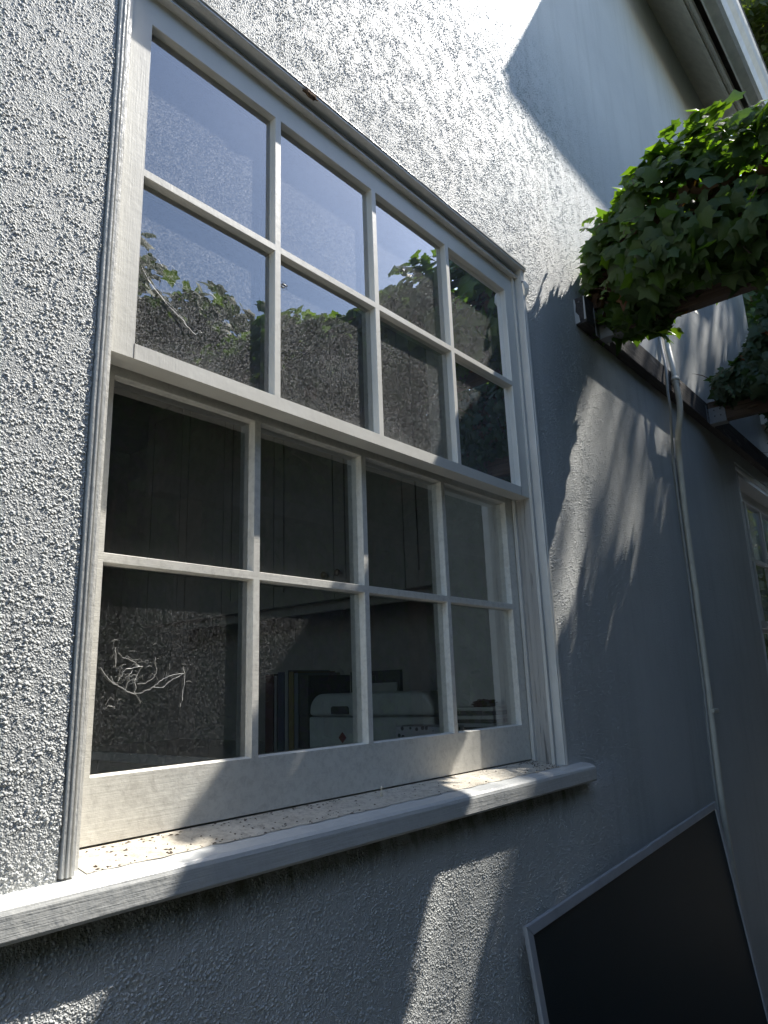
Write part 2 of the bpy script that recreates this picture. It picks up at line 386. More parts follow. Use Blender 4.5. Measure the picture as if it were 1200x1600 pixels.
def make_window(par, MX, rel, glassU, glassL, far=False):
    """MX dict of sizes; children of casing: sashes, panes, sill"""
    x0, x1 = MX['out']; ops = MX['ops']; yU, yL = MX['yU'], MX['yL']
    T, B, mb_, D1, D2 = MX['T'], MX['B'], MX['mbar'], MX['DT'], MX['DB']
    # frame: jambs, head, casing with reeded moulding
    p = MX['proud']; w = MX['cw']
    rg_ = MB(); xa_, xb_, za_, zb_ = x0-w+.002, x1+w-.002, MX['sill_z']-.04, MX['top']+w-.003   # hidden box frame, one ring
    rg_.v = [(x, y, z) for y in (.002, .16) for (x, z) in ((xa_, za_), (xb_, za_), (xb_, zb_), (xa_, zb_), (x0-.0004, MX['sill_z']-.006), (x1+.0004, MX['sill_z']-.006), (x1+.0004, MX['top']+.0044), (x0-.0004, MX['top']+.0044))]
    for e in range(4):
        q = (e+1) % 4; rg_.f += [(e, q, 4+q, 4+e), (8+e, 12+e, 12+q, 8+q), (e, 8+e, 8+q, q), (4+e, 4+q, 12+q, 12+e)]
    frame = rg_.build('window', M_CAS, par)
    def side(s, xe):
        X = lambda u: xe + s*u
        prof = [(X(0), .0015), (X(0), yU-.0065), (X(.0055), yU-.0065), (X(.0065), yU-.0035), (X(.0125), yU-.0035), (X(.013), -p+.003), (X(.0140), -p),
                (X(.0175), -p), (X(.0182), -p+.0016), (X(.0196), -p+.0016), (X(.0206), -p-.0012), (X(.0228), -p-.0012), (X(.0238), -p+.0016),
                (X(.0252), -p+.0016), (X(.0262), -p-.0006), (X(.0285), -p-.0004), (X(.0295), -p+.003), (X(.031), -p+.006), (X(w), -p+.009), (X(w), .0015)]
        return MB().extrude(prof, 'z', MX['sill_z']-.002, MX['top']+.022).build('side_casing', M_CAS, frame)
    side(-1, x0); side(1, x1)
    hd = MB(); Z = lambda u: MX['top'] + u; k = MX.get('hk', 1)
    prof = [(.0015, Z(0)), (yU-.015*k, Z(0)), (yU-.015*k, Z(.004)), (yU-.006*k, Z(.006)), (yU-.006*k, Z(.022)), (-p-.002, Z(.022)), (-p-.005, Z(.023)), (-p-.005, Z(.026)), (-p-.0034, Z(.0267)),
            (-p-.0034, Z(.0285)), (-p-.0066, Z(.0295)), (-p-.0066, Z(.0315)), (-p-.0034, Z(.0325)), (-p-.0034, Z(.0342)), (-p-.005, Z(.0352)), (-p+.001, Z(.0385)), (-.004, Z(w+.004)), (.0015, Z(w+.004))]
    hd.extrude(prof, 'x', x0-w+.001, x1+w-.001).build('head_casing', M_CASH, frame)
    if not far:
        for s, xe in ((-1, x0), (1, x1)):
            jb = MB().box(min(xe, xe-s*.009), max(xe, xe-s*.009), yL-.011, yL-.002, MX['sill_z']-.01, MX['Bbot'])
            jb.build('parting_bead', M_CAS, frame, bevel=.0012)
        wj = MB(); wj.box(x1-.0006, x1+.002, .0012, yL-.0115, MX['sill_z']-.01, MX['Bbot']-.002); wj.build('worn_jamb', M_JAMB, frame)
    th = .038
    us = sash_mesh(yU, (x0+.001, x1-.001), ops, (MX['Bbot'], MX['top']+.004), [(B, mb_[0]), (mb_[1], T)], 0, MX['rec'], th).build('upper_sash', M_SASH, frame, bevel=.0006)
    ls = sash_mesh(yL, (x0+.0012, x1-.0012), ops, (MX['Lbot'], MX['Bbot']+.018), [(D2, MX['lbar'][0]), (MX['lbar'][1], D1)], 0, MX['rec'], th).build('lower_sash', M_LOW, frame, bevel=.0006)
    e = .002
    for (a, b) in ops:
        for (c, d) in ((B, mb_[0]), (mb_[1], T)):
            y = yU + MX['rec'] - .0003
            MB().add([(a+e, y, c+e), (b-e, y, c+e), (b-e, y, d-e), (a+e, y, d-e)], [(0,1,2,3)]).build('pane', glassU, frame)
        for (c, d) in ((D2, MX['lbar'][0]), (MX['lbar'][1], D1)):
            y = yL + MX['rec'] - .0003
            MB().add([(a+e, y, c+e), (b-e, y, c+e), (b-e, y, d-e), (a+e, y, d-e)], [(0,1,2,3)]).build('pane', glassL, frame)
    return frame
xm = [.25855, .5257, .7928]; hm = .0062
ops = [(-.0038, xm[0]-hm), (xm[0]+hm, xm[1]-hm), (xm[1]+hm, xm[2]-hm), (xm[2]+hm, 1.0620)]
W1 = dict(out=(-.041, 1.1015), ops=ops, yU=0.0, yL=.050, T=-.0997, B=-.6526, mbar=(-.3792, -.3672), DT=-.684, DB=-1.2278, lbar=(-.9545, -.9425),
          proud=.026, cw=.034, sill_z=-1.318, top=-.047, Bbot=-.6755, Lbot=-1.3065, rec=.0138)
win = make_window(house, W1, .04, M_GLASS, M_GLASSC)
win['label'] = 'near sixteen-pane white sash window'
# joints between stiles and rails (thin dark strips)
M_JOINT = mat_simple('joint_line', (.16, .14, .12), .8)
for x in (-.0040, 1.0622): MB().box(x-.0004, x+.0004, -.0004, .002, -.6754, -.6530).build('joint_line', M_JOINT, win)
# interior linings of the opening
M_LIN = mat_simple('lining_paint', (.66, .65, .60), .45)
for bb_ in ((-.052, -.0405, .084, .30, -1.33, -.03), (1.101, 1.112, .084, .30, -1.33, -.03), (-.04, 1.10, .084, .30, -.0470, -.033)): MB().box(*bb_).build('window_lining', M_LIN, win)
# sill: sloped board with nosing, dirty inner strip behind a small step
sx0, sx1 = -.158, 1.212
sprof = [(.16, -1.3100), (.049, -1.3100), (-.026, -1.3225), (-.030, -1.3215), (-.050, -1.3262), (-.0545, -1.3300), (-.0560, -1.3350), (-.0560, -1.3585), (-.0535, -1.3625), (-.048, -1.3635), (.16, -1.3635)]
sl = MB(); sl.extrude(sprof, 'x', sx0, sx1); sill = sl.build('sill', M_SILL, win, bevel=.0012)
sd_ = MB()
n = 60
for i in range(n+1):
    x = -.0385 + (1.0995+.0385)*i/n
    e1 = .0015*math.sin(i*.9)+.002*math.sin(i*2.3); sd_.v += [(x, .049, -1.3091), (x, -.005+e1*.3, -1.3178), (x, -.0225+e1, -1.3210)]
for i in range(n):
    a = 3*i; sd_.f += [(a, a+1, a+4, a+3), (a+1, a+2, a+5, a+4)]
sd_.build('dirty_sill_strip', M_SILLD, win, smooth=True)
# rot hole and dark gap at the head casing
t = NT('rotten_wood'); t.bump(t.noise(t.pos, 300, 4, .7), .006, 1)
M_ROT = t.set(t.mix(t.rng(t.noise(t.pos, 260, 4, .7), .35, .65), (.045, .02, .012), (.28, .18, .11)), .9)
def lump(c, r, seed, mat, name, par, sub=3):
    bm = bmesh.new(); bmesh.ops.create_icosphere(bm, subdivisions=sub, radius=1); rr = random.Random(seed)
    ph = [rr.uniform(0, 6) for _ in range(6)]
    o = parent_origin(par)
    for v in bm.verts:
        q = v.co; k = 1 + .22*math.sin(7*q.x+ph[0]) * math.sin(6*q.y+ph[1]) + .18*math.sin(11*q.z+ph[2]+5*q.x) + .1*math.sin(19*q.y+ph[3]+9*q.z)
        v.co = Vector((c[0]+q.x*r[0]*k, c[1]+q.y*r[1]*k, c[2]+q.z*r[2]*k)) - o
    me = bpy.data.meshes.new(name); bm.to_mesh(me); bm.free(); return link(name, me, mat, par, True)
lump((.312, -.0290, -.0245), (.019, .004, .0055), 3, M_ROT, 'rot_hole', win)
for x in (.36, .395, .44, .52): MB().box(x, x+random.uniform(.014, .03), -.028, -.020, -.0112, -.0085).build('open_gap', M_JOINT, win)
# flaking stucco chip beside the right casing
lump((1.1395, -.008, -1.085), (.004, .005, .03), 9, mat_simple('bare_render', (.42, .34, .28), .9, 0, (300, .002)), 'stucco_chip', house)

# ---- far window, set deeper
fo = [(3.36, 3.665), (3.695, 3.985), (4.015, 4.305), (4.335, 4.58)]
W2 = dict(out=(3.29, 4.65), ops=fo, yU=.075, yL=.115, T=-.215, B=-.86, mbar=(-.545, -.525), DT=-.91, DB=-1.33, lbar=(-1.13, -1.11),
          proud=.0, cw=.069, sill_z=-1.40, top=-.160, hk=0, Bbot=-.895, Lbot=-1.385, rec=.012)
M_FARW = mat_paint('far_window_paint', (.66, .67, .67), (.74, .74, .73), 'z', .4, .0004)
t_sw = (M_CAS, M_CASH, M_SASH, M_LOW); M_CAS = M_CASH = M_SASH = M_LOW = M_FARW
win2 = make_window(house, W2, .08, M_GLASSF, M_GLASSF, far=True); M_CAS, M_CASH, M_SASH, M_LOW = t_sw
win2['label'] = 'far shaded sash window recessed under the dark beam'
MB().box(3.2, 4.74, -.03, .17, -1.44, -1.40).build('sill', M_FARW, win2, bevel=.004)
MB().box(3.3, 4.64, .5, .52, -1.4, -.1).build('dark_backing', mat_simple('backing', (.03, .03, .03), .8), win2)  # near-black sheet set behind the far panes

# ---- eave, fascia, gutter, roof
XE0, XE1 = 2.42, 4.16
MB().extrude([(-.003, 2.50), (-.035, 2.475), (-.17, 2.335), (-.17, 2.36), (-.03, 2.52), (-.003, 2.54)], 'x', XE0, XE1-.02).build('soffit', M_EAVE, house, bevel=.002)
tr = MB(); tr.extrude([(-.171, 2.325), (-.190, 2.312), (-.190, 2.37), (-.171, 2.37)], 'x', XE0, XE1-.012)
tr.extrude([(-.191, 2.335), (-.204, 2.325), (-.204, 2.37), (-.191, 2.37)], 'x', XE0, XE1-.012)
tr.extrude([(-.205, 2.328), (-.222, 2.318), (-.222, 2.37), (-.205, 2.37)], 'x', XE0, XE1-.012)
tr.build('eave_trim', M_EAVE, house)
MB().extrude([(-.275, 2.22), (-.285, 2.218), (-.335, 2.25), (-.335, 2.36), (-.255, 2.46), (-.235, 2.46), (-.275, 2.34)], 'x', XE0, XE1+.12).build('fascia', M_EAVE, house, bevel=.002)
MB().extrude([(-.337, 2.20), (-.358, 2.188), (-.362, 2.194), (-.375, 2.22), (-.395, 2.245), (-.405, 2.28), (-.408, 2.325), (-.400, 2.33), (-.398, 2.285), (-.34, 2.26)], 'x', XE0-.005, XE1+.2).build('gutter', M_GUT, house)
sc_ = MB(); sc_.extrude([(.0, 2.50), (-.17, 2.335), (-.222, 2.32), (-.274, 2.34), (-.275, 2.44), (.0, 2.55)], 'x', XE1-.012, XE1+.0)
sc_.build('eave_return', M_EAVE, house, bevel=.002)
MB().box(2.9, 2.904, -.16, -.0, 2.3, 2.31)
rf = MB(); rf.extrude([(-.40, 2.34), (-.41, 2.36), (2.0, 4.7), (4.0, 4.7), (4.0, 2.6), (.0, 2.6), (-.26, 2.47)], 'x', XE0-.02, XE1+.25)
rf.build('roof', M_ROOF, house)
MB().box(-3.6, 2.16, -.05, 4.1, 4.2, 4.32).build('flat_roof', M_ROOF, house)
# low wing roof edge at the corner
MB().box(4.02, 5.5, -.09, 4.0, .305, .385).build('low_roof_edge', mat_simple('edge_paint', (.55, .54, .50), .5), house, bevel=.004)
# interior room shell (kitchen)
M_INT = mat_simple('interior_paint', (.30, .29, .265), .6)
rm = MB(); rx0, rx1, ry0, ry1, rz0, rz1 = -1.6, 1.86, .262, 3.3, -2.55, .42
rm.box(rx0-.05, rx0, ry0, ry1, rz0, -1.5); rm.box(rx0-.05, rx0, ry0, ry1, .2, rz1); rm.box(rx0-.05, rx0, ry0, 1.0, -1.5, .2); rm.box(rx0-.05, rx0, 2.0, ry1, -1.5, .2); rm.box(rx1, rx1+.05, ry0, ry1, rz0, rz1); rm.box(rx0, rx1, ry1, ry1+.05, rz0, rz1)  # gap in the unseen left wall is added so skylight brightens the cabinets
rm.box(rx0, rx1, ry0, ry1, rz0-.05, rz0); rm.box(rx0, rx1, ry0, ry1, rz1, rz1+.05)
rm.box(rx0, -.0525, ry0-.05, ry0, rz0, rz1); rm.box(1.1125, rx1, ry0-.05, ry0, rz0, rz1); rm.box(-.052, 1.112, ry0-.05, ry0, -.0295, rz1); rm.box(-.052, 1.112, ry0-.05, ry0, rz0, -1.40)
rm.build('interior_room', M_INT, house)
dk = MB(); dk.box(.55, 1.30, ry1-.03, ry1-.002, rz0, -.1); dk.build('doorway_shade_panel', mat_simple('doorway_shade', (.012, .012, .012), .8), house)  # near-black panel on the back wall, painted as the shade of an unlit doorway

# ---------------------------------------------------------------- kitchen objects seen through the glass
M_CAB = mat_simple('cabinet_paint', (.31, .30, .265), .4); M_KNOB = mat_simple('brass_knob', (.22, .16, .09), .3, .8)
cb = thing('wall_cabinet', 'white panelled wall cabinet with small round knobs inside the window', 'cabinet', (1.65, 1.3, -.80))
XF = 1.50
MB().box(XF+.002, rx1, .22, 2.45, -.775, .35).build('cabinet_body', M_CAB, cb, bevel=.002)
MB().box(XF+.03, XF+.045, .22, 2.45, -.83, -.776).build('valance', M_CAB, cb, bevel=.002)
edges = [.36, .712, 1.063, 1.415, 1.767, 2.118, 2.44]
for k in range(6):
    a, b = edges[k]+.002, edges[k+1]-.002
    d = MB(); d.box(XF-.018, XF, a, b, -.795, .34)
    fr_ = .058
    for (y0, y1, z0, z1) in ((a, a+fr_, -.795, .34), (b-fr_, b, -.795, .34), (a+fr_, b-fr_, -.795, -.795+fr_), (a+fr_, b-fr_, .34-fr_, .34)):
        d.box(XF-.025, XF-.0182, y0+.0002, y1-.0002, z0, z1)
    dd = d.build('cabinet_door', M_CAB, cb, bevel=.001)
    ky = (b - .035) if k % 2 == 1 else (a + .035)
    ky = (b-.035) if k == 1 else (a+.035)
    if k not in (1, 2): continue
    kb = MB(); kb.tube([(XF-.025, ky, -.70), (XF-.036, ky, -.70), (XF-.040, ky, -.70), (XF-.050, ky, -.70), (XF-.054, ky, -.70)], [.006, .006, .013, .014, .008], 14); kb.build('knob', M_KNOB, dd, smooth=True)
MB().box(XF-.03, XF+.01, .19, .358, -.80, .34).build('side_panel', M_CAB, cb, bevel=.002)
ws = MB(); ws.box(1.27, 1.30, .262+.004, .335, -.66, .10)
tag(ws.build('wooden_board', mat_wood('red_wood', (.045, .012, .008), (.10, .03, .018), 'z')), 'narrow dark red wooden board standing upright just inside the right window jamb', 'board')
ct = thing('kitchen_counter', 'pale counter running along the inside of the window behind the bread bin', 'counter', (.9, .8, -2.55))
MB().box(-.4, rx1-.002, .266, .90, -1.40, -1.36).build('countertop', mat_simple('countertop', (.45, .44, .41), .35), ct, bevel=.004)
MB().box(1.2, rx1-.002, .902, 2.6, -1.40, -1.36).build('countertop', mat_simple('countertop_side', (.45, .44, .41), .35), ct, bevel=.004)
MB().box(1.25, rx1-.002, .95, 2.55, -2.54, -1.402).build('base_cabinet', M_CAB, ct)
MB().box(-.3, rx1-.002, .30, .86, -2.54, -1.402).build('base_cabinet', M_CAB, ct)
# bread bin: front faces -x, rounded top corners
bb = thing('bread_bin', 'rounded cream metal bread bin with dark latch and small red diamond beyond the lower panes', 'bread bin', (1.2, .6, -1.36))
M_BIN = mat_simple('bin_enamel', (.46, .50, .47), .28)
def rounded(y0, y1, z0, z1, r, n=6, top=True):
    pts = [(y0, z0), (y1, z0)]
    for i in range(n+1): a = math.pi/2*i/n; pts.append((y1-r+r*math.cos(a), z1-r+r*math.sin(a)))
    for i in range(n+1): a = math.pi/2*i/n; pts.append((y0+r-r*math.sin(a), z1-r+r*math.cos(a)))
    return pts
bx, by0, by1 = 1.10, .335, .815
MB().extrude([(by0, -1.3595), (by1, -1.3595), (by1, -1.2105), (by0, -1.2105)], 'x', bx, bx+.24).build('bin_body', M_BIN, bb, bevel=.006)
MB().extrude(rounded(by0, by1, -1.2085, -1.143, .052), 'x', bx, bx+.24).build('bin_lid', M_BIN, bb, bevel=.012, seg=4)
lt = MB(); lt.extrude(rounded(.645, .715, -1.203, -1.180, .008), 'x', bx-.006, bx+.001); hh = lt.build('latch', mat_simple('latch_metal', (.07, .07, .07), .3, .6), bb, bevel=.002)
MB().add([(bx-.0015, .672, -1.285), (bx-.0015, .656, -1.269), (bx-.0015, .672, -1.253), (bx-.0015, .688, -1.269)], [(0,1,2,3)]).build('red_diamond', mat_simple('diamond_red', (.16, .02, .015), .5), bb)
# books
bk_specs = [(.845, .040, .275, (.012, .012, .014), 'thick black book with pale lettering upright beside the bread bin'),
            (.892, .018, .285, (.10, .12, .13), 'slim blue grey book next to the thick black book'),
            (.914, .022, .29, (.16, .12, .02), 'ochre yellow spined book in the middle of the row'),
            (.940, .016, .295, (.22, .23, .22), 'thin pale grey book in the row behind glass'),
            (.960, .030, .29, (.02, .03, .06), 'dark navy book toward the left of the row'),
            (.995, .012, .28, (.20, .20, .20), 'narrow white spined book between navy and maroon books'),
            (1.012, .040, .285, (.06, .012, .012), 'maroon book nearly hidden at the left end of the row')]
for (y, w, h, c, lab) in bk_specs:
    th_ = thing('book', lab, 'book', (1.25, y+w/2, -1.36), 'row of books beside the bread bin')
    mc = mat_simple('book_cover', c, .5)
    MB().box(1.13, 1.32, y, y+.0025, -1.359, -1.36+h).box(1.13, 1.32, y+w-.0025, y+w-.0003, -1.359, -1.36+h).box(1.127, 1.1296, y, y+w-.0003, -1.359, -1.36+h).build('cover', mc, th_)
    MB().box(1.132, 1.314, y+.0028, y+w-.003, -1.357, -1.365+h).build('pages', mat_simple('paper', (.5, .47, .40), .8), th_)
# spiral notebook leaning behind the bin in front of a dark book
db = thing('picture_book', 'large black covered book facing out behind the spiral notebook', 'book', (1.37, .8, -1.36))
MB().box(1.36, 1.375, .66, .88, -1.359, -1.075).build('cover', mat_simple('black_cover', (.008, .008, .008), .5), db, bevel=.001)
tc = bpy.data.curves.new('title', 'FONT'); tc.body = 'NOTTI'; tc.size = .026; tc.extrude = .0003; tc.space_character = 1.25
tco = bpy.data.objects.new('tmp', tc); COL.objects.link(tco); bpy.context.view_layer.update()
tme = bpy.data.meshes.new_from_object(tco); bpy.data.objects.remove(tco)
to = link('title', tme, mat_simple('title_ink', (.14, .14, .13), .6), db); to.location = Vector((1.3595, .855, -1.107)) - db.location
to.rotation_euler = (math.pi/2, 0, -math.pi/2)
nb = thing('spiral_notebook', 'pale spiral notebook propped behind the bread bin', 'notebook', (1.355, .76, -1.36))
MB().box(1.350, 1.357, .665, .845, -1.359, -1.115).build('cover', mat_simple('notebook_cover', (.36, .37, .34), .6), nb)
sp_ = MB()
for k in range(16):
    z = -1.125-.0145*k
    sp_.tube([(1.3535+.006*math.cos(a), .845+.007*math.sin(a), z) for a in np.linspace(0, 2*math.pi, 9)], .0009, 5)
sp_.build('spiral', mat_simple('wire', (.45, .45, .45), .3, .8), nb)
# spotted box and stacked trays by the right end
t = NT('spotted'); dots = t.rng(t.voro(t.map(t.pos, (1, 1, 1.0)), 55, rand=.7), .24, .30, 1, 0)
M_SPOT = t.set(t.mix(dots, (.50, .50, .53), (.06, .06, .075)), .6)
tag(MB().box(.90, .97, .150, .305, -1.3605, -1.222).build('spotted_box', M_SPOT, bevel=.003), 'small white box with dark spots on the counter behind the third pane', 'box')
for z0, z1, lab in ((-1.3605, -1.2222, 'deep black bin with pale rim under the two trays by the right jamb'), (-1.2218, -1.2040, 'lower of the two shallow trays by the right jamb'), (-1.2036, -1.1845, 'topmost pale rimmed shallow tray by the right jamb')):
    tt = thing('tray', lab, 'tray', (1.06, .18, z0), 'trays stacked by the right jamb')
    MB().box(1.024, 1.094, .104, .250, z0, z1-.0092).build('tray_body', mat_simple('tray_black', (.012, .012, .013), .4), tt)
    MB().box(1.020, 1.097, .100, .255, z1-.009, z1).build('rim', mat_simple('tray_rim', (.62, .62, .58), .4), tt, bevel=.0015)
MB().box(-.0402, 1.1008, .0885, .262, -1.40, -1.361).build('inner_sill', M_LIN, win)
lump_o = lump((1.06, .15, -1.1775), (.024, .028, .010), 5, mat_simple('brown_cloth', (.10, .035, .02), .8), 'bowl', None)
tag(lump_o, 'small rounded brown cloth lying on the topmost tray', 'cloth')
lump_o.name = 'cloth'

# ---------------------------------------------------------------- small things on the window
M_WEB = NT('web'); M_WEBm = M_WEB.set((.75, .75, .72), .5); 
def web(name, lines, y, r, label, extra=0):
    mb = MB()
    for ln_ in lines:
        pts = []
        for a, b in zip(ln_[:-1], ln_[1:]):
            for k in range(3):
                u = k/3; pts.append((a[0]+(b[0]-a[0])*u+random.gauss(0, .0005), y+random.gauss(0, .0006), a[1]+(b[1]-a[1])*u+random.gauss(0, .0005)))
        pts.append((ln_[-1][0], y, ln_[-1][1])); mb.tube(pts, r, 3)
    for _ in range(extra):
        ln_ = random.choice(lines); a = random.choice(ln_); dx, dz = random.gauss(0, .011), abs(random.gauss(0, .009))
        p0 = (a[0]+random.gauss(0, .007), y, a[1]+abs(random.gauss(0, .009)))
        mb.tube([p0, (p0[0]+dx*.3, y-.0004, p0[2]+dz*.2), (p0[0]+dx*.6, y, p0[2]-dz*.25)], r*.45, 3)
    return tag(mb.build(name, M_WEBm), label, 'cobweb')
webL = [[(0.0083,-1.0931),(0.0167,-1.1038),(0.0292,-1.1147),(0.0394,-1.1184),(0.0478,-1.1241),(0.0582,-1.127),(0.0665,-1.1273),(0.0789,-1.123),(0.0873,-1.1195),(0.1005,-1.1207),(0.1112,-1.1124),(0.1223,-1.1068),(0.1359,-1.1011)],
[(0.1355,-1.0913),(0.1368,-1.105),(0.1366,-1.1186),(0.1337,-1.1339),(0.1315,-1.1472)],[(0.0478,-1.1244),(0.0561,-1.127),(0.0629,-1.1299),(0.0665,-1.1355),(0.0682,-1.1401)],[(0.0292,-1.1147),(0.0236,-1.1038)],
[(0.0328,-1.1093),(0.0385,-1.104),(0.0441,-1.0949),(0.0563,-1.0931),(0.0688,-1.0913)],[(0.0688,-1.0913),(0.063,-1.1006),(0.0583,-1.1097),(0.0598,-1.1189),(0.0592,-1.1262)],[(0.0627,-1.1149),(0.0742,-1.1136),(0.0846,-1.1073),(0.0908,-1.1008),(0.0904,-1.0932)],
[(0.0307,-1.0731),(0.0371,-1.0794),(0.0474,-1.0812),(0.0559,-1.0857),(0.0667,-1.0913)],[(0.0904,-1.0932),(0.0878,-1.0837),(0.0879,-1.078)],[(0.0272,-1.0658),(0.0286,-1.0786),(0.0288,-1.0913)],[(0.0455,-1.1204),(0.0491,-1.1114),(0.0506,-1.1023),(0.0544,-1.0959)],
[(0.0873,-1.1195),(0.0957,-1.1121),(0.1021,-1.1084),(0.1176,-1.1029),(0.1359,-1.1011)],[(0.023,-1.141),(0.029,-1.143),(0.0321,-1.1453)]]
webU = [[(0.0084,-0.5225),(0.0189,-0.5389),(0.0351,-0.553),(0.0556,-0.5657),(0.0764,-0.5768),(0.0851,-0.5852),(0.1023,-0.5943)],[(0.0127,-0.5302),(0.027,-0.5469),(0.0472,-0.5575),(0.0679,-0.5685),(0.0828,-0.5801),(0.0873,-0.5882)],
[(0.0065,-0.5214),(0.0225,-0.5334),(0.0431,-0.5554),(0.0721,-0.5707),(0.085,-0.5832)],[(0.0324,-0.4973),(0.0408,-0.5053)],[(0.0411,-0.5131),(0.0535,-0.5193),(0.0658,-0.5197),(0.0826,-0.5223),(0.0956,-0.5268),(0.1148,-0.5172)],
[(0.0535,-0.5193),(0.0593,-0.5126)],[(0.0956,-0.5268),(0.1039,-0.517)],[(0.1149,-0.5875),(0.1105,-0.5832),(0.1023,-0.5943)],[(0.0213,-0.5105),(0.0293,-0.5146),(0.0316,-0.5214)],[(0.0658,-0.5197),(0.0744,-0.5259),(0.0869,-0.5244)],[(0.1395,-0.5181),(0.1258,-0.5115)]]
web('cobweb', webL, .0615, .00024, 'tangled cobweb hanging on the bottom left pane', 90)
web('cobweb', webU, .0115, .00022, 'streaky cobweb across the second row left pane of the upper sash', 40)
bug = MB(); c = Vector((.282, .011, -.430)); bug.tube([c+Vector((-.006,0,0)), c+Vector((-.002,-.001,.0005)), c+Vector((.004,-.001,0)), c+Vector((.008,0,.0005))], [.0008, .0018, .0014, .0004], 8)
for k in range(6): a = k*1.05+.3; bug.tube([c, c+Vector((.006*math.cos(a), -.003, .004*math.sin(a))), c+Vector((.010*math.cos(a), 0, .008*math.sin(a)))], .0003, 4)
tag(bug.build('insect', mat_simple('bug', (.03, .025, .02), .5)), 'tiny dark insect on the glass in the second column of the upper sash', 'insect')
br = thing('stay_bracket', 'small folded white metal bracket at the top of the right casing', 'bracket', (1.118, -.025, -.09))
b_ = MB()
P0 = [(1.1115, -.0262, -.062), (1.119, -.0275, -.060)]
strip = [((1.1125, -.0265, -.060), (1.1165, -.030, -.058)), ((1.1140, -.030, -.072), (1.1195, -.038, -.070)), ((1.1165, -.031, -.086), (1.1235, -.042, -.085)), ((1.1195, -.029, -.098), (1.1265, -.036, -.099)), ((1.1225, -.0265, -.106), (1.1265, -.0275, -.108))]
for a, b in strip: b_.v += [a, b, (b[0]+.0008, b[1]+.0012, b[2]), (a[0]+.0008, a[1]+.0012, a[2])]
for i in range(4):
    q = 4*i
    for e in range(4): b_.f.append((q+e, q+(e+1) % 4, q+4+(e+1) % 4, q+4+e))
b_.f += [(0,1,2,3), (16,17,18,19)]
b_.build('folded_plate', M_CASH, br); MB().tube([(1.115, -.0245, -.064), (1.115, -.0315, -.064)], .0022, 10).build('screw', M_METAL, br, smooth=True)
hk = MB(); hk.tube([(.515, .020, -1.3165), (.515, .020, -1.306), (.5155, .0195, -1.3005)], [.0022, .0017, .0014], 8); hk.tube([(.5135, .020, -1.3015), (.5155, .019, -1.2985), (.5185, .0195, -1.2995)], [.0018, .003, .0016], 8)
tag(hk.build('hook', mat_simple('painted_hook', (.66, .62, .52), .5), smooth=True), 'little paint covered hook standing on the window sill', 'hook')

cr = MB(); rr = random.Random(77)
for _ in range(420):
    x = rr.choice((rr.uniform(-.03, 1.09), rr.uniform(-.03, .42), rr.gauss(1.06, .03))); x = min(1.095, max(-.035, x)); u = rr.random()**2
    y = -.021 + u*.065 if rr.random() < .7 else rr.uniform(.035, .047); z = -1.3182 + (y+.006)*.165 if y > -.006 else -1.3178 - (-.006-y)*.2
    q = rr.uniform(.0004, .0016); l = q*rr.uniform(1, 4); a = rr.uniform(0, 3.14); dx, dy = math.cos(a)*l, math.sin(a)*l*.6
    cr.add([(x-dx, y-dy, z), (x+dy, y-dx*.5, z+.0002), (x+dx, y+dy, z), (x-dy*.6, y+dx*.5, z+.0001), (x, y, z+q)], [(0,1,4),(1,2,4),(2,3,4),(3,0,4)])
tag(cr.build('dirt_crumbs', mat_simple('crumb', (.07, .05, .035), .9)), 'dark crumbs of dirt scattered over the window sill', 'dirt', kind='stuff')
# ---------------------------------------------------------------- conduit pipe and cable
pp = [(2.366,.02,.42),(2.366,-.018,.41),(2.366,-.022,.36),(2.366,-.022,.279),(2.350,-.024,.20),(2.287,-.05,.077),(2.256,-.062,-.009),(2.256,-.065,-.089),(2.254,-.060,-.149),(2.261,-.045,-.2),(2.29,-.028,-.255),(2.300,-.022,-.317),(2.285,-.02,-.522),(2.280,-.02,-.669),(2.28,-.02,-.825),(2.27,-.02,-1.115),(2.250,-.02,-1.387),(2.245,-.02,-1.594),(2.27,-.02,-1.9),(2.27,-.02,-2.55)]
cp = thing('conduit_pipe', 'cream painted pipe running down the wall and bulging round the dark beam', 'pipe', (2.27, -.02, -2.55))
def smooth_pts(p, n=5):
    P = [Vector(q) for q in p]; out = []
    for i in range(len(P)-1):
        a, b, c, d = P[max(i-1,0)], P[i], P[i+1], P[min(i+2,len(P)-1)]
        for k in range(n):
            t = k/n; out.append(.5*((2*b)+(c-a)*t+(2*a-5*b+4*c-d)*t*t+(3*b-a-3*c+d)*t**3))
    return out+[P[-1]]
MB().tube(smooth_pts(pp), .0115, 12).build('pipe_run', M_PIPE, cp, smooth=True)
MB().tube([(2.265,-.0595,.012),(2.257,-.0605,-.003)], .0165, 12).tube([(2.263,-.060,-.006),(2.256,-.0615,-.018)], .0158, 12).build('coupling', M_PIPE, cp, smooth=True)
for z in (-1.25,):
    xq = 2.28
    MB().box(xq-.03, xq+.03, -.036, -.0045, z-.008, z+.008).build('pipe_clip', M_PIPE, cp, bevel=.004)
cc = [(2.300,.02,.44),(2.300,-.010,.43),(2.300,-.012,.38),(2.300,-.012,.246),(2.292,-.015,.198),(2.195,-.05,.041),(2.172,-.052,-.064),(2.172,-.052,-.145),(2.205,-.036,-.209),(2.245,-.018,-.278),(2.258,-.012,-.327),(2.252,-.012,-.498),(2.254,-.010,-.9),(2.25,-.010,-1.2),(2.228,-.010,-1.5),(2.235,-.01,-2.5)]
tag(MB().tube(smooth_pts(cc), .0055, 8).build('cable', mat_simple('cable_grey', (.36, .36, .34), .5), smooth=True), 'thin grey cable running down beside the cream pipe', 'cable')

